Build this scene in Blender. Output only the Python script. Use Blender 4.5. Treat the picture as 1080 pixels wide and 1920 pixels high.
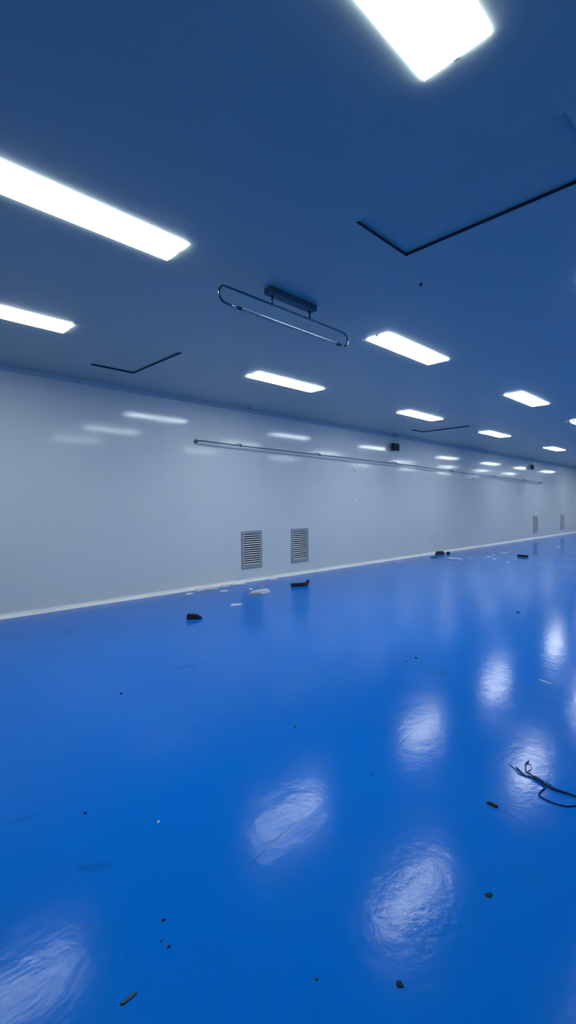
import bpy, bmesh, math, random
from mathutils import Vector, Matrix

for o in list(bpy.data.objects):
    bpy.data.objects.remove(o)
scene = bpy.context.scene
col = scene.collection

# ------------------------------------------------------------------ camera
cam_data = bpy.data.cameras.new('camera')
cam_data.sensor_fit = 'VERTICAL'
cam_data.sensor_height = 36.0
cam_data.sensor_width = 36.0
cam_data.lens = 16.958
cam_data.clip_start = 0.02
cam = bpy.data.objects.new('camera', cam_data)
col.objects.link(cam)
rx = Vector((0.70876633, -0.70538979, -0.00869033))
uy = Vector((0.01344294, 0.00118851, 0.99990893))
bz = Vector((-0.70531523, -0.70881861, 0.01032489))
m = Matrix((rx, uy, bz)).transposed().to_4x4()
m.translation = Vector((0, 0, 1.3))
cam.matrix_world = m
scene.camera = cam

# ------------------------------------------------------------------ world, exposure
world = bpy.data.worlds.new('world')
world.use_nodes = True
world.node_tree.nodes['Background'].inputs['Color'].default_value = (0.02, 0.03, 0.05, 1)
world.node_tree.nodes['Background'].inputs['Strength'].default_value = 0.0
scene.world = world
scene.view_settings.view_transform = 'Standard'
scene.view_settings.look = 'None'
scene.view_settings.gamma = 1.0
scene.view_settings.use_curve_mapping = False
scene.view_settings.exposure = 0.0

scene.cycles.max_bounces = 6
scene.cycles.diffuse_bounces = 3
scene.cycles.glossy_bounces = 3
scene.cycles.adaptive_threshold = 0.015

LAMP_STRENGTH = 23.5            # the LED panels are the only light of the room
LAMP_COLOUR = (0.85, 0.955, 1.0, 1)

WALL_Y, CEIL = 6.475, 3.012
X0, X1, Y0 = -4.6, 34.0, -2.4

# ------------------------------------------------------------------ materials
def material(name, color, rough=0.5, metal=0.0, spec=0.5):
    mt = bpy.data.materials.new(name)
    mt.use_nodes = True
    b = mt.node_tree.nodes['Principled BSDF']
    b.inputs['Base Color'].default_value = (*color, 1)
    b.inputs['Roughness'].default_value = rough
    b.inputs['Metallic'].default_value = metal
    b.inputs['Specular IOR Level'].default_value = spec
    return mt

class NT:
    """small helper around a material's node tree"""
    def __init__(self, mt):
        self.t = mt.node_tree; self.n = self.t.nodes; self.l = self.t.links
        self.b = self.n['Principled BSDF']
    def node(self, kind, **kw):
        n = self.n.new(kind)
        for k, v in kw.items(): setattr(n, k, v)
        return n
    def link(self, a, b): self.l.new(a, b)
    def math(self, op, a, b=None, c=None, clamp=False):
        n = self.node('ShaderNodeMath', operation=op); n.use_clamp = clamp
        for i, v in enumerate((a, b, c)):
            if v is None: continue
            if isinstance(v, (int, float)): n.inputs[i].default_value = v
            else: self.link(v, n.inputs[i])
        return n.outputs[0]
    def noise(self, vec, scale, detail=4, rough=0.55):
        n = self.node('ShaderNodeTexNoise')
        n.inputs['Scale'].default_value = scale; n.inputs['Detail'].default_value = detail
        n.inputs['Roughness'].default_value = rough
        self.link(vec, n.inputs['Vector']); return n.outputs['Fac']
    def ramp(self, fac, a, b, va=0.0, vb=1.0):
        n = self.node('ShaderNodeMapRange')
        n.inputs['From Min'].default_value = a; n.inputs['From Max'].default_value = b
        n.inputs['To Min'].default_value = va; n.inputs['To Max'].default_value = vb
        self.link(fac, n.inputs['Value']); return n.outputs['Result']
    def mix(self, fac, a, b):
        n = self.node('ShaderNodeMix', data_type='RGBA')
        if isinstance(fac, (int, float)): n.inputs['Factor'].default_value = fac
        else: self.link(fac, n.inputs['Factor'])
        for s, v in (('A', a), ('B', b)):
            i = [k for k in n.inputs if k.name == s and k.type == 'RGBA'][0]
            if isinstance(v, tuple): i.default_value = v
            else: self.link(v, i)
        return [o for o in n.outputs if o.type == 'RGBA'][0]
    def pos(self): return self.node('ShaderNodeNewGeometry').outputs['Position']

def floor_material():
    mt = material('blue_epoxy', (0.001, 0.105, 0.42), 0.14, spec=0.10)
    k = NT(mt); p = k.pos()
    big = k.noise(p, 0.55, 3)
    mid = k.noise(p, 4.0, 5, 0.6)
    fine = k.noise(p, 60.0, 2)
    c = k.mix(k.ramp(big, 0.35, 0.7), (0.0004, 0.150, 0.60, 1), (0.0010, 0.164, 0.64, 1))
    c = k.mix(k.ramp(mid, 0.60, 0.85, 0.0, 0.4), c, (0.004, 0.105, 0.44, 1))          # faint grime
    speck = k.node('ShaderNodeTexVoronoi'); speck.inputs['Scale'].default_value = 17.0
    k.link(p, speck.inputs['Vector'])
    dots = k.math('LESS_THAN', speck.outputs['Distance'], 0.052)
    keep = k.math('GREATER_THAN', k.node('ShaderNodeSeparateColor').outputs[0], 2.0)
    sc = k.node('ShaderNodeSeparateColor'); k.link(speck.outputs['Color'], sc.inputs[0])
    keep = k.math('GREATER_THAN', sc.outputs[0], 0.72)
    dots = k.math('MULTIPLY', dots, keep)
    c = k.mix(k.math('MULTIPLY', dots, 0.55), c, (0.005, 0.03, 0.14, 1))                # ground-in grit
    # scuffs and drag marks worn into the coating, each a line on the floor
    xyz = k.node('ShaderNodeSeparateXYZ'); k.link(p, xyz.inputs[0])
    wob = k.math('MULTIPLY', k.math('SUBTRACT', k.noise(p, 9.0, 3), 0.5), 0.03)
    def segment(ax, ay, bx, by, w):
        dx, dy = bx - ax, by - ay; L2 = dx * dx + dy * dy
        px = k.math('SUBTRACT', xyz.outputs[0], ax); py = k.math('SUBTRACT', xyz.outputs[1], ay)
        t = k.math('DIVIDE', k.math('ADD', k.math('MULTIPLY', px, dx), k.math('MULTIPLY', py, dy)), L2, clamp=True)
        ex = k.math('SUBTRACT', px, k.math('MULTIPLY', t, dx)); ey = k.math('SUBTRACT', py, k.math('MULTIPLY', t, dy))
        d = k.math('SQRT', k.math('ADD', k.math('MULTIPLY', ex, ex), k.math('MULTIPLY', ey, ey)))
        d = k.math('ADD', d, k.math('MULTIPLY', wob, 0.3))
        return k.ramp(d, w, w * 2.2, 1.0, 0.0)
    marks = None
    for s in ((1.126, 1.341, 1.592, 1.414, .003), (2.24, 1.429, 2.678, 1.499, .003), (1.493, 1.499, 1.525, 1.401, .003),
              (0.586, 2.234, 0.686, 2.208, .007), (0.569, 1.526, 0.61, 1.50, .006), (0.69, 1.76, .76, 1.70, .012),
              (2.10, 3.45, 2.22, 3.36, .022), (1.90, 5.27, 2.02, 5.16, .03), (3.40, 1.86, 3.52, 1.79, .02)):
        v = segment(*s); marks = v if marks is None else k.math('MAXIMUM', marks, v)
    c = k.mix(k.math('MULTIPLY', marks, k.ramp(mid, 0.35, 0.65, 0.10, 0.40)), c, (0.006, 0.075, 0.33, 1))
    k.link(c, k.b.inputs['Base Color'])
    r = k.math('ADD', k.ramp(mid, 0.3, 0.75, 0.12, 0.18), k.ramp(fine, 0.3, 0.7, -0.02, 0.02))
    k.link(r, k.b.inputs['Roughness'])
    b1 = k.node('ShaderNodeBump'); b1.inputs['Strength'].default_value = 0.33; b1.inputs['Distance'].default_value = 0.004
    h = k.math('ADD', k.noise(p, 11.0, 4, 0.6), k.math('MULTIPLY', fine, 0.08))
    h = k.math('SUBTRACT', h, k.math('MULTIPLY', marks, 0.06))
    k.link(h, b1.inputs['Height']); k.link(b1.outputs[0], k.b.inputs['Normal'])
    return mt

def wall_material(name='painted_wall_panel'):
    mt = material(name, (0.56, 0.60, 0.66), 0.13, spec=0.36)
    k = NT(mt); p = k.pos()
    xyz = k.node('ShaderNodeSeparateXYZ'); k.link(p, xyz.inputs[0])
    big = k.noise(p, 0.9, 3)
    c = k.mix(k.ramp(big, 0.3, 0.7), (0.68, 0.715, 0.70, 1), (0.71, 0.745, 0.73, 1))
    # panel joints every 1.18 m along the wall
    t = k.math('FRACT', k.math('DIVIDE', k.math('ADD', xyz.outputs[0], 0.355), 1.18))
    j = k.math('LESS_THAN', k.math('ABSOLUTE', k.math('SUBTRACT', t, 0.5)), 0.0016)
    c = k.mix(k.math('MULTIPLY', j, 0.26), c, (0.15, 0.18, 0.24, 1))
    k.link(c, k.b.inputs['Base Color'])
    k.link(k.ramp(k.noise(p, 5.0, 3), 0.3, 0.7, 0.08, 0.12), k.b.inputs['Roughness'])
    # panels bow a little
    mp = k.node('ShaderNodeMapping'); mp.inputs['Scale'].default_value = (1.0, 1.0, 0.35); k.link(p, mp.inputs[0])
    b1 = k.node('ShaderNodeBump'); b1.inputs['Strength'].default_value = 0.04; b1.inputs['Distance'].default_value = 0.01
    k.link(k.noise(mp.outputs[0], 1.6, 2), b1.inputs['Height']); k.link(b1.outputs[0], k.b.inputs['Normal'])
    return mt

def ceiling_material():
    mt = material('painted_ceiling_panel', (0.50, 0.55, 0.62), 0.38)
    k = NT(mt); p = k.pos()
    c = k.mix(k.ramp(k.noise(p, 0.8, 3), 0.3, 0.7), (0.46, 0.51, 0.44, 1), (0.49, 0.54, 0.47, 1))
    k.link(c, k.b.inputs['Base Color'])
    return mt

M = dict(
    floor=floor_material(), wall=wall_material(), ceiling=ceiling_material(),
    trim=material('white_cove', (0.92, 0.92, 0.90), 0.35),
    cornice=material('grey_cornice', (0.52, 0.56, 0.52), 0.4),
    hatch=material('hatch_panel', (0.475, 0.525, 0.455), 0.4),
    chrome=material('bright_chrome', (0.75, 0.80, 0.85), 0.15, 1.0),
    shade_liner=material('painted_recess_shade', (0.03, 0.05, 0.08), 0.6),
    steel=material('chromed_steel', (0.16, 0.18, 0.22), 0.16, 1.0),
    base=material('lamp_base_metal', (0.05, 0.12, 0.19), 0.5, 0.0, 0.3),
    pipe=material('galvanised_pipe', (0.16, 0.18, 0.22), 0.45, 0.3),
    aluminium=material('anodised_aluminium', (0.37, 0.40, 0.43), 0.4, 0.0, 0.3),
    slat=material('pale_slat', (0.78, 0.78, 0.79), 0.4),
    duct_shade=material('painted_duct_shade', (0.012, 0.015, 0.025), 0.8),
    housing=material('lamp_housing', (0.75, 0.77, 0.80), 0.4),
    clip=material('dark_clip', (0.05, 0.07, 0.10), 0.5),
    black=material('black_plastic', (0.008, 0.010, 0.016), 0.5),
    white=material('white_plastic', (0.85, 0.86, 0.86), 0.45),
    plaster=material('broken_plaster', (0.78, 0.79, 0.76), 0.8),
    grey=material('grey_plaster', (0.35, 0.36, 0.36), 0.8),
    wire=material('blue_black_cable', (0.008, 0.040, 0.16), 0.6, 0.0, 0.15),
    wire_tan=material('bare_wire_end', (0.07, 0.09, 0.14), 0.5, 0.2),
    brown=material('brown_wood', (0.055, 0.036, 0.028), 0.7, spec=0.2),
    green=material('dark_green_flake', (0.010, 0.035, 0.045), 0.7, spec=0.1),
    sign_body=material('sign_housing', (0.014, 0.028, 0.036), 0.6, spec=0.1),
    sign_face=material('sign_green', (0.012, 0.042, 0.034), 0.6, spec=0.08),
    sign_mark=material('sign_pale_green', (0.035, 0.075, 0.05), 0.6, spec=0.1),
)
def noisy(mt, scale, amount):
    """break up a plain colour a little, in the material itself"""
    k = NT(mt); c = k.b.inputs['Base Color'].default_value[:]
    d = tuple(v * (1 - amount) for v in c[:3]) + (1,)
    tc = k.node('ShaderNodeTexCoord').outputs['Object']
    k.link(k.mix(k.ramp(k.noise(tc, scale, 4), 0.3, 0.7), d, tuple(c)), k.b.inputs['Base Color'])
for n_, s_, a_ in (('trim', 3, .12), ('pipe', 12, .25), ('aluminium', 15, .15), ('slat', 20, .12), ('plaster', 60, .25), ('grey', 60, .3),
                   ('brown', 120, .5), ('green', 150, .5), ('black', 80, .3), ('hatch', 2, .06), ('base', 15, .2), ('wire', 60, .3),
                   ('white', 30, .08), ('steel', 20, .08), ('shade_liner', 30, .2), ('cornice', 3, .08)):
    noisy(M[n_], s_, a_)

lamp = bpy.data.materials.new('led_diffuser')
lamp.use_nodes = True
_n = lamp.node_tree.nodes
_b = _n['Principled BSDF']
_b.inputs['Base Color'].default_value = (0.85, 0.86, 0.88, 1)
_b.inputs['Emission Color'].default_value = LAMP_COLOUR
_b.inputs['Emission Strength'].default_value = LAMP_STRENGTH
M['lamp'] = lamp
glass = bpy.data.materials.new('lamp_glass')
glass.use_nodes = True
_b = glass.node_tree.nodes['Principled BSDF']
_b.inputs['Base Color'].default_value = (0.93, 0.96, 1.0, 1)
_b.inputs['Roughness'].default_value = 0.06
_b.inputs['IOR'].default_value = 1.12
_b.inputs['Transmission Weight'].default_value = 1.0
M['glass'] = glass

# ------------------------------------------------------------------ mesh helpers
def link_mesh(name, bm, mt, parent=None, loc=None, smooth=False):
    bmesh.ops.recalc_face_normals(bm, faces=bm.faces)
    me = bpy.data.meshes.new(name)
    bm.to_mesh(me); bm.free()
    me.materials.append(mt)
    if smooth:
        for f in me.polygons: f.use_smooth = True
    o = bpy.data.objects.new(name, me)
    col.objects.link(o)
    if parent is not None: o.parent = parent
    if loc is not None: o.location = loc
    return o

def empty(name, loc, rz=0.0):
    o = bpy.data.objects.new(name, None)
    o.empty_display_size = 0.05
    o.location = loc; o.rotation_euler = (0, 0, rz)
    col.objects.link(o)
    return o

def tag(o, label, cat, group=None):
    o['label'] = label; o['category'] = cat
    if group: o['group'] = group
    return o

def structure(o):
    o['kind'] = 'structure'; return o

def add_box(bm, x0, x1, y0, y1, z0, z1, bevel=0.0, seg=2):
    r = bmesh.ops.create_cube(bm, size=1.0)
    vs = r['verts']
    for v in vs:
        v.co = Vector((x0 + (v.co.x + .5) * (x1 - x0), y0 + (v.co.y + .5) * (y1 - y0), z0 + (v.co.z + .5) * (z1 - z0)))
    if bevel:
        es = list({e for v in vs for e in v.link_edges})
        bmesh.ops.bevel(bm, geom=es, offset=bevel, segments=seg, affect='EDGES', profile=0.5)
    return bm

def box(x0, x1, y0, y1, z0, z1, bevel=0.0, seg=2):
    return add_box(bmesh.new(), x0, x1, y0, y1, z0, z1, bevel, seg)

def add_tube(bm, pts, r, sides=10, caps=True):
    pts = [Vector(p) for p in pts]
    rs = r if isinstance(r, (list, tuple)) else [r] * len(pts)
    t0 = (pts[1] - pts[0]).normalized()
    n = t0.orthogonal().normalized()
    rings = []
    for i, p in enumerate(pts):
        if i == 0: t = t0
        elif i == len(pts) - 1: t = (pts[i] - pts[i - 1]).normalized()
        else: t = ((pts[i + 1] - pts[i]).normalized() + (pts[i] - pts[i - 1]).normalized()).normalized()
        n = (n - t * n.dot(t)).normalized(); b = t.cross(n)
        rings.append([bm.verts.new(p + (n * math.cos(a) + b * math.sin(a)) * rs[i])
                      for a in [2 * math.pi * j / sides for j in range(sides)]])
    for a, b in zip(rings, rings[1:]):
        for j in range(sides):
            bm.faces.new((a[j], a[(j + 1) % sides], b[(j + 1) % sides], b[j]))
    if caps:
        bm.faces.new(list(reversed(rings[0]))); bm.faces.new(rings[-1])
    return bm

def tube(pts, r, sides=10, caps=True): return add_tube(bmesh.new(), pts, r, sides, caps)

def smooth_path(pts, n=6):
    """Catmull-Rom through the points"""
    P = [Vector(p) for p in pts]; P = [P[0] * 2 - P[1]] + P + [P[-1] * 2 - P[-2]]
    out = []
    for i in range(1, len(P) - 2):
        for s in range(n):
            t = s / n; a, b, c, d = P[i - 1:i + 3]
            out.append(0.5 * ((2 * b) + (c - a) * t + (2 * a - 5 * b + 4 * c - d) * t * t + (3 * b - a - 3 * c + d) * t ** 3))
    out.append(P[-2]); return out

def prism(outline, z0, z1, top_scale=1.0):
    """a plan outline given a real thickness; the top may be a little smaller"""
    bm = bmesh.new(); n = len(outline)
    cx = sum(p[0] for p in outline) / n; cy = sum(p[1] for p in outline) / n
    lo = [bm.verts.new((x, y, z0)) for x, y in outline]
    hi = [bm.verts.new((cx + (x - cx) * top_scale, cy + (y - cy) * top_scale, z1)) for x, y in outline]
    bm.faces.new(list(reversed(lo))); bm.faces.new(hi)
    for i in range(n): bm.faces.new((lo[i], lo[(i + 1) % n], hi[(i + 1) % n], hi[i]))
    return bm

def profile_x(pts_yz, x0, x1):
    """a (y, z) section run along x"""
    bm = bmesh.new(); n = len(pts_yz)
    a = [bm.verts.new((x0, y, z)) for y, z in pts_yz]; b = [bm.verts.new((x1, y, z)) for y, z in pts_yz]
    bm.faces.new(list(reversed(a))); bm.faces.new(b)
    for i in range(n): bm.faces.new((a[i], a[(i + 1) % n], b[(i + 1) % n], b[i]))
    return bm

# ------------------------------------------------------------------ the room
structure(link_mesh('floor', box(X0 - .2, X1 + .2, Y0 - .2, WALL_Y + .2, -0.12, 0.0), M['floor']))
structure(link_mesh('wall_left', box(X0 - .2, X1 + .2, WALL_Y, WALL_Y + .1, 0.0, CEIL + .1), M['wall']))
structure(link_mesh('wall_right', box(X0 - .2, X1 + .2, Y0 - .1, Y0, 0.0, CEIL + .1), M['wall']))
structure(link_mesh('wall_back', box(X0 - .1, X0, Y0, WALL_Y, 0.0, CEIL + .1), M['wall']))
structure(link_mesh('wall_far', box(X1, X1 + .1, Y0, WALL_Y, 0.0, CEIL + .1), M['wall']))

# access hatches sit in openings of the ceiling (x0, x1, y0, y1)
HATCHES = [
    (2.365, 2.930, 0.640, 1.776, 'large dark-edged ceiling access hatch at upper right, nearest one to the viewer'),
    (2.400, 2.957, 4.606, 5.738, 'ceiling access hatch above the left end of the wall, with a dark two-sided edge'),
    (9.640, 10.200, 4.620, 5.765, 'distant ceiling access hatch above and to the right of the nearer green sign'),
    (10.760, 11.325, 1.900, 3.020, 'ceiling access hatch cut off by the right edge of the photo beyond the lights'),
]
def ceiling_mesh():
    xs = sorted({X0 - .2, X1 + .2, *[h[0] for h in HATCHES], *[h[1] for h in HATCHES]})
    ys = sorted({Y0 - .2, WALL_Y + .2, *[h[2] for h in HATCHES], *[h[3] for h in HATCHES]})
    bm = bmesh.new()
    V = {(i, j): bm.verts.new((x, y, CEIL)) for i, x in enumerate(xs) for j, y in enumerate(ys)}
    for i in range(len(xs) - 1):
        for j in range(len(ys) - 1):
            cx, cy = (xs[i] + xs[i + 1]) / 2, (ys[j] + ys[j + 1]) / 2
            if any(h[0] < cx < h[1] and h[2] < cy < h[3] for h in HATCHES): continue
            bm.faces.new((V[i, j], V[i, j + 1], V[i + 1, j + 1], V[i + 1, j]))
    g = bmesh.ops.extrude_face_region(bm, geom=bm.faces[:])
    for v in g['geom']:
        if isinstance(v, bmesh.types.BMVert): v.co.z += 0.1
    return bm
structure(link_mesh('ceiling', ceiling_mesh(), M['ceiling']))

# coved white skirting and the small cornice where wall and ceiling meet
def cove(r, z, sgn):
    pts = [(WALL_Y, z), (WALL_Y - r, z)]
    for i in range(1, 7):
        a = math.pi / 2 * i / 6
        pts.append((WALL_Y - r + r * math.sin(a) * 0.96, z + sgn * (r - r * math.cos(a) * 0.96 + 0.002)))
    pts.append((WALL_Y, z + sgn * (r + 0.004)))
    return pts
structure(link_mesh('baseboard_left', profile_x(cove(0.05, 0.0, 1), X0, X1), M['trim']))
structure(link_mesh('trim_1', profile_x([(WALL_Y, CEIL), (WALL_Y - .045, CEIL), (WALL_Y - .040, CEIL - .012), (WALL_Y - .010, CEIL - .050), (WALL_Y, CEIL - .055)], X0, X1), M['cornice']))

# ------------------------------------------------------------------ ceiling lights
LW, LL, LT = 0.266, 1.250, 0.009
def make_light():
    root = empty('ceiling_light', (0, 0, CEIL))
    # a thin panel whose edge slopes back under the ceiling, so its rim washes the ceiling round it
    inset = 0.010
    link_mesh('housing', box(-LL / 2 + inset, LL / 2 - inset, -LW / 2 + inset, LW / 2 - inset, -0.003, 0.0), M['housing'], root)
    bm = bmesh.new()
    ring = [[bm.verts.new((sx * (LL / 2 - d), sy * (LW / 2 - d), z)) for sx, sy in ((-1, -1), (1, -1), (1, 1), (-1, 1))]
            for d, z in ((0.0, -LT), (0.0, -LT + .001), (inset, -0.0031))]
    bm.faces.new(ring[0]); bm.faces.new(ring[2])
    for a, b in zip(ring, ring[1:]):
        for j in range(4): bm.faces.new((a[j], a[(j + 1) % 4], b[(j + 1) % 4], b[j]))
    link_mesh('diffuser', bm, M['lamp'], root)
    for s in (-1, 1):
        link_mesh('end_clip', box(s * (LL / 2 + .001), s * (LL / 2 + .011), -0.010, 0.010, -0.005, 0.0, 0.001, 1), M['clip'], root)
    return root
def copy_thing(o):
    c = o.copy(); col.objects.link(c)
    for ch in list(o.children):
        d = ch.copy(); col.objects.link(d); d.parent = c
    return c
IN_VIEW = [
    (1.156, 0.860, 'biggest glowing ceiling panel light, cut off by the top edge of the photo'),
    (1.156, 2.825, 'long glowing ceiling panel light at upper left, cut off by the left edge'),
    (1.156, 4.748, 'smaller glowing ceiling panel light at the left edge, close above the white wall'),
    (4.740, 2.825, 'glowing ceiling panel light just right of the hanging tube lamp'),
    (4.730, 4.748, 'glowing ceiling panel light directly below the hanging tube lamp in the photo'),
    (8.330, 4.748, 'distant ceiling panel light above the nearer green hanging sign'),
    (8.350, 2.825, 'ceiling panel light at right, highest of the four distant ones near the right edge'),
    (11.830, 4.748, 'distant ceiling panel light right of the far dark-edged hatch'),
    (16.350, 4.748, 'farthest and smallest ceiling panel light in view, above the farther hanging sign'),
]
OUT = [(4.740, 0.86), (8.35, 0.86), (11.83, 0.86), (11.83, 2.825), (16.35, 0.86), (16.35, 2.825),
       (19.93, 0.86), (19.93, 2.825), (19.93, 4.748), (23.5, 0.86), (23.5, 2.825), (23.5, 4.748),
       (27.1, 0.86), (27.1, 2.825), (27.1, 4.748)]
light0 = make_light()
for i, (x, y, lb) in enumerate(IN_VIEW):
    o = light0 if i == 0 else copy_thing(light0)
    o.location = (x * 0.994, y * 0.994, CEIL)
    tag(o, lb, 'ceiling light', 'glowing panel lights on the ceiling')
for x, y in OUT:
    o = copy_thing(light0); o.location = (x, y, CEIL)
    tag(o, 'glowing ceiling panel light outside the picture, seen only by its light or reflection', 'ceiling light', 'panel lights beyond the frame')

# ------------------------------------------------------------------ hatches
for x0, x1, y0, y1, lb in HATCHES:
    root = empty('ceiling_hatch', ((x0 + x1) / 2, (y0 + y1) / 2, CEIL))
    hx, hy = (x1 - x0) / 2 - .0005, (y1 - y0) / 2 - .0005
    w, d = 0.001, 0.020
    link_mesh('panel', box(-hx + w, hx - w, -hy + w, hy - w, d, d + .03), M['hatch'], root)
    bm = bmesh.new()  # thin liner; the shade on the recess sides is put into its dark colour
    add_box(bm, -hx, -hx + w, -hy, hy, 0.0005, d + .03); add_box(bm, hx - w, hx, -hy, hy, 0.0005, d + .03)
    add_box(bm, -hx + w, hx - w, -hy, -hy + w, 0.0005, d + .03); add_box(bm, -hx + w, hx - w, hy - w, hy, 0.0005, d + .03)
    s = link_mesh('shade_liner', bm, M['shade_liner'], root); s['label'] = 'recess side with its shade painted dark'
    tag(root, lb, 'ceiling hatch', 'access hatches in the ceiling')

# ------------------------------------------------------------------ hanging tube lamp (switched off)
UY = 2.772
root = empty('tube_lamp', (2.82, UY, CEIL))
tag(root, 'unlit tube lamp in a bent steel hanger below the dark ceiling', 'lamp')
def L(x, z, y=UY): return (x - 2.82, y - UY, z - CEIL)
link_mesh('base', box(-0.265, 0.270, -0.040, 0.040, -0.050, 0.0, 0.004, 2), M['base'], root)
ZR, ZT, RB = 2.889, 2.767, 0.061
for x in (2.605, 3.037):
    link_mesh('stem', tube([L(x, CEIL - .049), L(x, ZR)], 0.0075, 12), M['steel'], root, smooth=True)
pts = [L(2.235, ZT)]
for i in range(13):
    a = -math.pi / 2 - math.pi * i / 12
    pts.append(L(2.150 + RB * 1.05 * math.cos(a), (ZR + ZT) / 2 + RB * math.sin(a)))
pts += [L(x, ZR) for x in (2.4, 2.605, 2.82, 3.037, 3.3)]
for i in range(13):
    a = math.pi / 2 - math.pi * i / 12
    pts.append(L(3.490 + RB * 1.05 * math.cos(a), (ZR + ZT) / 2 + RB * math.sin(a)))
pts.append(L(3.465, ZT))
h = link_mesh('hanger', tube(pts, 0.0085, 12), M['steel'], root, smooth=True); h['label'] = 'bent chrome tube with hooked ends'
link_mesh('collar', tube([L(2.215, ZT), L(2.222, ZT), L(2.240, ZT), L(2.246, ZT)], [0.011, 0.015, 0.015, 0.011], 14), M['chrome'], root)
link_mesh('collar', tube([L(3.452, ZT), L(3.458, ZT), L(3.470, ZT), L(3.476, ZT)], [0.011, 0.014, 0.014, 0.011], 14), M['chrome'], root)
for a, b in ((2.246, 2.290), (3.405, 3.452)):
    s = link_mesh('lamp_socket', tube([L(a, ZT), L(b, ZT)], 0.0125, 14), M['clip'], root)
gb = tube([L(2.290, ZT), L(3.405, ZT)], 0.0125, 20, caps=False)
add_tube(gb, [L(3.405, ZT), L(2.290, ZT)], 0.0117, 20, caps=False)
g = link_mesh('glass_tube', gb, M['glass'], root, smooth=True)
g['label'] = 'clear glass tube'

screw = link_mesh('ceiling_plug', tube([(3.372, 1.916, CEIL), (3.372, 1.916, CEIL - .012), (3.372, 1.916, CEIL - .016)], [0.011, 0.011, 0.006], 12), M['black'])
tag(screw, 'small black plug on the ceiling right of the tube lamp', 'plug', 'black plugs on the ceiling')
for x, y, lb in ((5.385, 6.36, 'small black plug where wall and ceiling meet, below the middle light'), (12.55, 6.37, 'tiny black plug where wall and ceiling meet, right of the nearer green sign')):
    o = link_mesh('ceiling_plug', tube([(x, y, CEIL), (x, y, CEIL - .014), (x, y, CEIL - .02)], [0.014, 0.014, 0.008], 10), M['black'])
    tag(o, lb, 'plug', 'black plugs on the ceiling')

# ------------------------------------------------------------------ wall pipe
PY = 6.36
def pz(x):
    ks = [(4.36, 2.358), (5.2, 2.344), (7.24, 2.331), (10.53, 2.311), (14.3, 2.236), (20.45, 2.168)]
    for (a, za), (b, zb) in zip(ks, ks[1:]):
        if x <= b: return za + (zb - za) * (x - a) / (b - a)
    return ks[-1][1]
root = empty('wall_pipe', (4.40, WALL_Y, pz(4.4)))
tag(root, 'thin grey pipe running along the white wall on small brackets', 'pipe')
def W(x, y, z): return (x - 4.40, y - WALL_Y, z - pz(4.4))
pts = [W(4.385, WALL_Y - .006, pz(4.4))]
for i in range(7):
    a = math.pi / 2 * i / 6
    pts.append(W(4.385 + .05 - .05 * math.cos(a), PY + .05 - .05 * math.sin(a), pz(4.4)))
xs = [4.6 + .5 * i for i in range(32)] + [20.40]
pts += [W(x, PY, pz(x)) for x in xs]
pts += [W(20.44, PY + .015, pz(20.4)), W(20.45, WALL_Y - .006, pz(20.4))]
link_mesh('tube', tube(pts, 0.0105, 12), M['pipe'], root, smooth=True)
for x in (4.385, 20.45):
    link_mesh('wall_flange', tube([W(x, WALL_Y, pz(x)), W(x, WALL_Y - .012, pz(x))], 0.036, 20), M['pipe'], root)
for x in (5.22, 7.24, 10.0, 12.9, 15.9, 18.6):
    bm = bmesh.new()
    add_tube(bm, [W(x, WALL_Y, pz(x) + .040), W(x, WALL_Y - .05, pz(x) + .040), W(x, PY, pz(x) + .030), W(x, PY, pz(x))], 0.007, 8)
    add_tube(bm, [W(x - .014, PY, pz(x)), W(x + .014, PY, pz(x))], 0.019, 14)
    link_mesh('bracket', bm, M['pipe'], root)

# ------------------------------------------------------------------ louvred vents
def make_vent(w=0.47, hgt=0.65):
    root = empty('wall_vent', (0, WALL_Y, 0))
    f, d = 0.055, 0.018
    bm = bmesh.new()
    add_box(bm, -w / 2, -w / 2 + f, -d, 0, 0, hgt, .003, 1); add_box(bm, w / 2 - f, w / 2, -d, 0, 0, hgt, .003, 1)
    add_box(bm, -w / 2, w / 2, -d - .001, 0, 0, f, .003, 1); add_box(bm, -w / 2, w / 2, -d - .001, 0, hgt - f, hgt, .003, 1)
    link_mesh('frame', bm, M['aluminium'], root)
    b = link_mesh('backing', box(-w / 2 + f, w / 2 - f, -0.0015, 0, f, hgt - f), M['duct_shade'], root); b['label'] = 'dark sheet painted as the shade behind the slats'  # flat sheet; the duct's shade is painted into its near-black colour
    bm = bmesh.new(); n = 14; p = (hgt - 2 * f) / n
    for i in range(n):
        z = f + p * (i + .30)
        a = [(-.0165, z - .0015), (-.0155, z - .004), (-.003, z + .0085), (-.003, z + .0115)]
        s = profile_x(a, -w / 2 + f, w / 2 - f)
        me = bpy.data.meshes.new('t'); s.to_mesh(me); s.free(); bm.from_mesh(me); bpy.data.meshes.remove(me)
    sl = link_mesh('louvre_slats', bm, M['slat'], root); sl['label'] = 'pale horizontal slats'
    return root
vent0 = make_vent()
for i, (x, z, lb) in enumerate(((5.532, .238, 'grey-framed louvred wall vent, nearest and leftmost of the row'),
                                (6.757, .236, 'grey-framed louvred wall vent above the bent black scrap, second from left'),
                                (19.92, .215, 'narrow-looking distant wall vent, left of the last one'),
                                (23.30, .225, 'farthest wall vent, close to the right edge of the photo'))):
    o = vent0 if i == 0 else copy_thing(vent0)
    o.location = (x, WALL_Y, z)
    tag(o, lb, 'vent', 'louvred vents low on the white wall')

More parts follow.
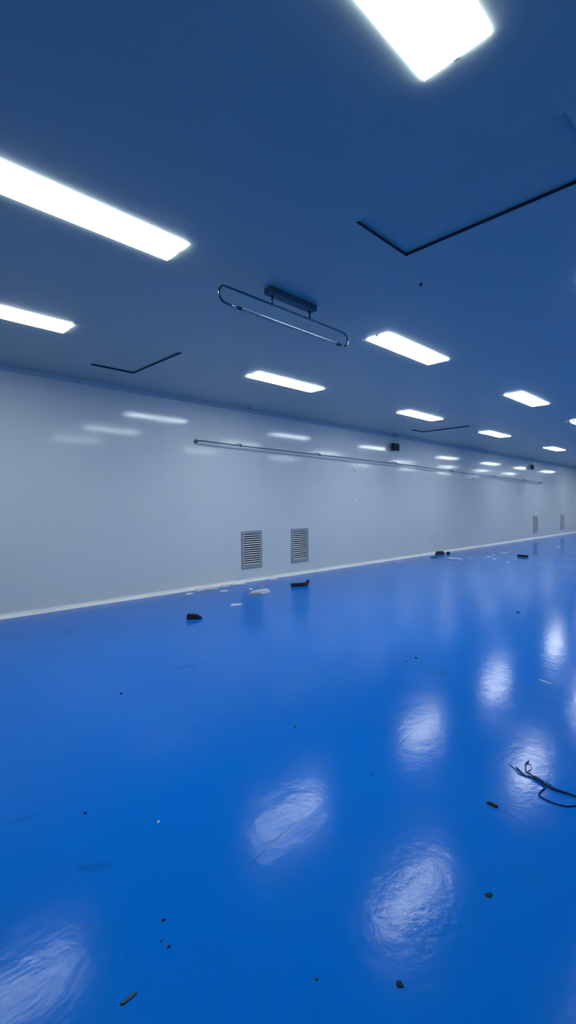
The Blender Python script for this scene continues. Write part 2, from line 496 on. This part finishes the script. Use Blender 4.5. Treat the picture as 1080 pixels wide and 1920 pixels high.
# ------------------------------------------------------------------ hanging signs
def make_sign():
    root = empty('hanging_sign', (0, 6.39, 0))
    link_mesh('housing', box(-0.15, 0.15, -0.014, 0.014, -0.085, 0.085, 0.004, 2), M['sign_body'], root)
    link_mesh('face', box(-0.140, 0.140, -0.0165, -0.0141, -0.075, 0.075), M['sign_face'], root)
    bm = bmesh.new()
    def poly(pts):
        lo = [bm.verts.new((x, -.0166, z)) for x, z in pts]; hi = [bm.verts.new((x, -.0180, z)) for x, z in pts]
        n = len(pts); bm.faces.new(lo); bm.faces.new(hi)
        for i in range(n): bm.faces.new((lo[i], lo[(i + 1) % n], hi[(i + 1) % n], hi[i]))
    poly([(.012 * math.cos(a) + .005, .045 + .012 * math.sin(a)) for a in [2 * math.pi * k / 10 for k in range(10)]])
    poly([(-.015, .028), (.008, .030), (.012, -.005), (-.010, -.008)])                        # trunk
    poly([(.006, .028), (.034, .010), (.030, .004), (.006, .016)])                             # arms
    poly([(-.014, .028), (-.036, .014), (-.034, .006), (-.012, .016)])
    poly([(.0, -.006), (.012, -.005), (.030, -.032), (.020, -.040), (.004, -.020)])            # legs
    poly([(-.010, -.008), (.001, -.006), (-.012, -.040), (-.038, -.052), (-.040, -.044), (-.020, -.034)])
    link_mesh('pictogram', bm, M['sign_mark'], root)
    for s in (-.09, .09):
        link_mesh('rod', tube([(s, 0, .084), (s, 0, CEIL - 2.72)], 0.004, 8), M['aluminium'], root)
    link_mesh('ceiling_plate', box(-.12, .12, -.02, .02, CEIL - 2.72 - .012, CEIL - 2.72), M['pipe'], root)
    return root
sign0 = make_sign()
for i, (x, z, lb) in enumerate(((10.02, 2.72, 'nearer dark green hanging sign, by the wall right of the middle light'),
                                (19.36, 2.72, 'farther dark hanging sign near the right edge, above the end of the pipe'))):
    o = sign0 if i == 0 else copy_thing(sign0)
    o.location = (x, 6.39, z)
    tag(o, lb, 'sign', 'green signs hung along the wall')

# ------------------------------------------------------------------ wall boxes
def wall_box(x, z, w, hgt, lb, key):
    root = empty('wall_switch', (x, WALL_Y, z))
    link_mesh('plate', box(-w / 2, w / 2, -.010, 0, -hgt / 2, hgt / 2, .003, 2), M['white'], root)
    link_mesh(key, box(-w * .28, w * .28, -.015, -.0101, -hgt * .3, hgt * .3, .002, 1), M['white'], root)
    tag(root, lb, 'switch', 'white switch plates on the wall')
wall_box(8.500, 1.450, .088, .096, 'white switch plate at mid height on the wall, right of the two near vents', 'rocker')
wall_box(14.482, 1.441, .086, .090, 'distant white switch plate at mid height on the wall', 'rocker')
def cable_outlet(x, z, lb):
    root = empty('cable_outlet', (x, WALL_Y, z))
    link_mesh('plate', box(-.038, .030, -.014, 0, -.018, .045, .003, 2), M['white'], root)
    link_mesh('stub', tube([(.008, -.016, .004), (.010, -.018, -.016), (.014, -.016, -.044)], .014, 10), M['white'], root, smooth=True)
    tag(root, lb, 'outlet', 'small white outlets under the pipe')
cable_outlet(8.500, 2.118, 'small white outlet on the wall just under the pipe, right of the near vents')
cable_outlet(14.49, 2.129, 'distant small bright white outlet just under the pipe')

# ------------------------------------------------------------------ scraps on the floor
def jag(cx, cy, lx, ly, ang, n, seed, jitter=.25):
    r = random.Random(seed); out = []
    for i in range(n):
        a = 2 * math.pi * i / n; s = 1 + r.uniform(-jitter, jitter)
        x, y = lx / 2 * math.cos(a) * s, ly / 2 * math.sin(a) * s
        out.append((x * math.cos(ang) - y * math.sin(ang), x * math.sin(ang) + y * math.cos(ang)))
    return out
def scrap(name, x, y, lx, ly, ang, hgt, mt, lb, cat, group=None, n=9, seed=1, jitter=.25, top=.8):
    o = link_mesh(name, prism(jag(0, 0, lx, ly, ang, n, seed, jitter), 0.0, hgt, top), M[mt], loc=(x, y, 0))
    tag(o, lb, cat, group); return o

# camera-facing direction across the floor, used only for measuring the scraps' lengths
RT = math.atan2(-0.705, 0.709)
# black wedge
bm = prism([(-.090, -.035), (-.085, .035), (.03, .034), (.090, .010), (.090, -.012), (.03, -.034)], 0, .060, .92)
for v in bm.verts:
    if v.co.z > .02: v.co.z += -.014 * (v.co.x + .03) / .1 - (.022 if v.co.x > .05 else 0)
o = link_mesh('black_wedge', bm, M['black'], loc=(3.19, 4.77, 0)); o.rotation_euler = (0, 0, RT + .1)
tag(o, 'black wedge-shaped scrap lying alone on the blue floor, nearest to the left', 'scrap')
# bent black piece: a bar with one end turned up
root = empty('bent_black_piece', (5.71, 5.47, 0), RT + .40)
tag(root, 'black bent scrap lying on the floor below the second vent', 'scrap')
link_mesh('bar', box(-.155, .125, -.035, .035, 0, .055, .008, 2), M['black'], root)
bm = bmesh.new()
add_tube(bm, [(.105, 0, .030), (.135, .004, .052), (.155, .006, .090)], [.030, .030, .024], 8)
link_mesh('turned_up_end', bm, M['black'], root)
# broken white chunk
bm = prism([(-.19, -.020), (-.175, .030), (.06, .046), (.165, .052), (.185, .01), (.11, -.040), (-.02, -.046), (-.12, -.05)], 0, .042, .88)
for v in bm.verts:
    if v.co.z > .02: v.co.z += random.Random(int(v.co.x * 1e4)).uniform(-.010, .014)
root = empty('plaster_chunk', (4.83, 5.46, 0), RT + .58)
tag(root, 'largest white broken plaster chunk on the floor below the first vent', 'plaster chunk')
link_mesh('chunk', bm, M['plaster'], root)
b = link_mesh('torn_edge', prism([(-.20, -.055), (-.13, -.060), (-.02, -.054), (-.03, -.047), (-.12, -.051), (-.19, -.021)], 0, .026, .9), M['grey'], root); b['label'] = 'grey torn edge'
# plaster flakes
FL = 'white plaster flakes near the skirting'
fl = [(4.057, 6.201, .11, .05, 'small white flake by the skirting, leftmost of the flakes'),
      (4.577, 6.020, .15, .05, 'thin white flake between the skirting and the first vent, left of the chunk'),
      (4.020, 5.052, .17, .07, 'white flake lying farthest out on the blue floor, below the chunk'),
      (4.959, 5.838, .07, .05, 'tiny white flake just left above the largest plaster chunk'),
      (5.244, 5.904, .05, .03, 'tiniest white flake directly above the largest plaster chunk'),
      (5.18, 6.335, .20, .05, 'white flake against the skirting straight below the first vent'),
      (5.93, 6.330, .17, .06, 'white flake against the skirting left of the bent black scrap')]
for i, (x, y, a, b_, lb) in enumerate(fl):
    scrap('plaster_flake', x, y, a, b_, RT + .5, .012, 'plaster', lb, 'flake', FL, seed=20 + i)
for i, (x, y, a) in enumerate(((4.36, 6.36, .22), (4.60, 6.35, .22), (4.84, 6.36, .20), (5.01, 6.36, .10))):
    scrap('plaster_crumb', x, y, a, .085, .06 * i, .028, 'plaster', ['crumbled white plaster at the left end of the strip against the skirting',
          'longest crumbled plaster lump in the strip against the skirting', 'crumbled plaster lump third along the strip against the skirting',
          'shortest crumbled plaster lump at the right end of the strip by the skirting'][i], 'plaster', 'crumbled plaster along the skirting', seed=40 + i, n=12)
# far scraps
o = link_mesh('black_lump', prism(jag(0, 0, .30, .07, RT + .5, 11, 5, .3), 0, .085, .7), M['black'], loc=(11.95, 6.27, 0))
tag(o, 'black lump lying against the skirting, left of the white stick', 'scrap')
bm = prism([(-.05, -.03), (-.05, .03), (.05, .02), (.06, -.02)], 0, .07, .55)
o = link_mesh('black_shard', bm, M['black'], loc=(12.07, 6.20, 0)); o.rotation_euler = (0, 0, RT)
o.location = (12.13, 6.13, 0)
tag(o, 'small black shard just right of the black lump by the skirting', 'scrap')
bm = prism([(-.075, -.05), (-.06, .05), (.07, .04), (.075, -.04)], 0, .02, .9)
o = link_mesh('black_flat_scrap', bm, M['black'], loc=(11.12, 6.01, 0)); o.rotation_euler = (0, 0, RT)
tag(o, 'small flat dark scrap in front of the black lump by the skirting', 'scrap')
bm = box(-.205, .205, -.026, .026, 0, .030, .004, 1)
o = link_mesh('white_stick', bm, M['white'], loc=(11.07, 5.42, 0)); o.rotation_euler = (0, 0, math.atan2(5.221 - 5.623, 11.05 - 11.096))
tag(o, 'straight white stick lying on the floor near the black lump', 'stick')
root = empty('black_bar', (12.66, 4.41, 0), math.atan2(-.225, -.062))
tag(root, 'short black bar alone on the far floor, below the far vents', 'scrap')
link_mesh('bar', box(-.125, .125, -.04, .04, 0, .055, .006, 2), M['black'], root)
CH = 'pale chips on the far floor'
for i, (x, y, a, lb) in enumerate(((12.156, 5.057, .12, 'pale chip on the far floor, leftmost of the chips'),
        (12.765, 5.177, .12, 'pale chip on the far floor, second from left, behind the leftmost one'),
        (11.758, 4.756, .11, 'pale chip on the far floor, lowest of the three just left of the long chip'),
        (13.443, 5.169, .26, 'longest pale chip on the far floor, left of the black bar'),
        (11.215, 4.237, .09, 'pale chip on the far floor, nearest of the chips, below left of the black bar'),
        (16.244, 4.62, .15, 'pale chip on the far floor near the right edge, below the last vent'))):
    scrap('pale_chip', x, y, a, .05, RT + .1 * i, .006, 'white', lb, 'chip', CH, seed=60 + i)
bm = prism([(-.056, -.002), (-.02, .006), (.05, .003), (.056, -.001), (.0, -.004)], 0, .004, .9)
o = link_mesh('pale_sliver', bm, M['white'], loc=(3.82, 1.176, 0)); o.rotation_euler = (0, 0, math.atan2(1.123 - 1.228, 3.804 - 3.839))
tag(o, 'thin pale sliver on the floor right of the reflections', 'sliver')
o = link_mesh('brown_stick', prism([(-.024, -.006), (-.02, .007), (.012, .008), (.026, .003), (.02, -.007)], 0, .010, .8), M['brown'], loc=(2.084, .855, 0))
o.rotation_euler = (0, 0, -math.pi / 2); tag(o, 'small brown stick on the floor left of the loose cable', 'stick')
for x, y, a, b_, lb, sd in ((1.595, .665, .028, .020, 'dark green flake on the floor below the brown stick', 71), (1.122, .712, .024, .020, 'dark green flake near the bottom edge of the photo', 72)):
    scrap('green_flake', x, y, a, b_, -.6, .003, 'green', lb, 'flake', 'green flakes on the floor', n=7, seed=sd, jitter=.35)
scrap('dark_leaf', .587, 1.202, .055, .012, math.atan2(0, 1) + .05, .003, 'black', 'thin dark leaf-like scrap at lower left, beside the reflection', 'scrap', n=8, seed=80, jitter=.3)
scrap('white_crumb', 1.010, 1.791, .014, .011, .3, .006, 'white', 'single tiny white crumb on the left half of the floor', 'crumb', n=7, seed=81)
SP = 'dark specks on the blue floor'
for i, (x, y, d, lb) in enumerate(((1.539, 3.222, .020, 'dark speck on the floor at left, farthest back of the left-hand specks'),
        (.822, 2.068, .015, 'dark speck on the floor at left, left of the white crumb'),
        (.779, 1.354, .012, 'dark speck at lower left, uppermost of three close together'),
        (.733, 1.294, .008, 'tiniest dark speck at lower left, middle of three close together'),
        (.741, 1.261, .013, 'dark speck at lower left, lowest of three close together'),
        (.975, .883, .011, 'dark speck near the bottom centre of the photo'),
        (2.023, 1.990, .017, 'dark speck in the middle of the floor, above the centre reflection'),
        (3.664, 2.147, .024, 'dark speck on the floor, larger of a pair above the middle reflections'),
        (3.533, 2.161, .016, 'dark speck on the floor, smaller and left of a pair above the middle reflections'),
        (6.053, 2.167, .034, 'dark speck farthest back at right, beyond the reflections'),
        (1.922, 1.368, .010, 'dark speck between two reflections, left of the brown stick'))):
    scrap('dark_speck', x, y, d, d * .65, RT + .3 * i, d * .4, 'black', lb, 'speck', SP, n=8, seed=90 + i)

# ------------------------------------------------------------------ loose cable
root = empty('loose_cable', (2.40, .75, 0))
tag(root, 'tangle of dark thin cable strands lying on the blue floor at the right edge', 'cable')
def strand(pts, r, lift, mt='wire', lb=None):
    n = len(pts)
    P = smooth_path([(x - 2.40, y - .75, r + (lift[i] if isinstance(lift, list) else lift)) for i, (x, y) in enumerate(pts)], 6)
    o = link_mesh('wire', tube(P, r, 8), M[mt], root, smooth=True)
    if lb: o['label'] = lb
strand([(2.462, .892), (2.423, .841), (2.423, .819), (2.426, .795), (2.419, .769), (2.391, .719), (2.389, .689), (2.399, .664), (2.401, .637), (2.403, .615), (2.42, .54), (2.45, .44)], .0032, .001)
strand([(2.474, .928), (2.460, .912), (2.450, .895), (2.420, .868), (2.416, .848), (2.418, .825)], .0022, 0.0, 'wire_tan', 'pale stripped strand')
strand([(2.570, .871), (2.527, .870), (2.490, .857), (2.462, .846), (2.453, .836), (2.436, .802), (2.414, .766), (2.398, .733), (2.388, .700), (2.394, .655), (2.40, .60), (2.43, .53), (2.46, .44)], .0026, [0, .004, .004, .001, .001, .004, .006, .006, .006, .006, .006, .004, .002])
strand([(2.470, .842), (2.495, .836), (2.528, .843), (2.545, .860), (2.530, .872)], .0016, 0.0, 'wire_tan', 'pale stripped strand')
strand([(2.445, .828), (2.418, .790), (2.397, .753), (2.375, .734), (2.343, .738), (2.300, .736), (2.285, .708), (2.282, .667), (2.291, .634), (2.307, .612), (2.331, .597), (2.40, .566), (2.46, .50)], .0032, [.006, .007, .002, 0, 0, 0, 0, 0, 0, 0, 0, .001, .002])
strand([(2.440, .800), (2.428, .760), (2.423, .728), (2.403, .696), (2.397, .665)], .0022, [.006, .002, 0, .002, .006])
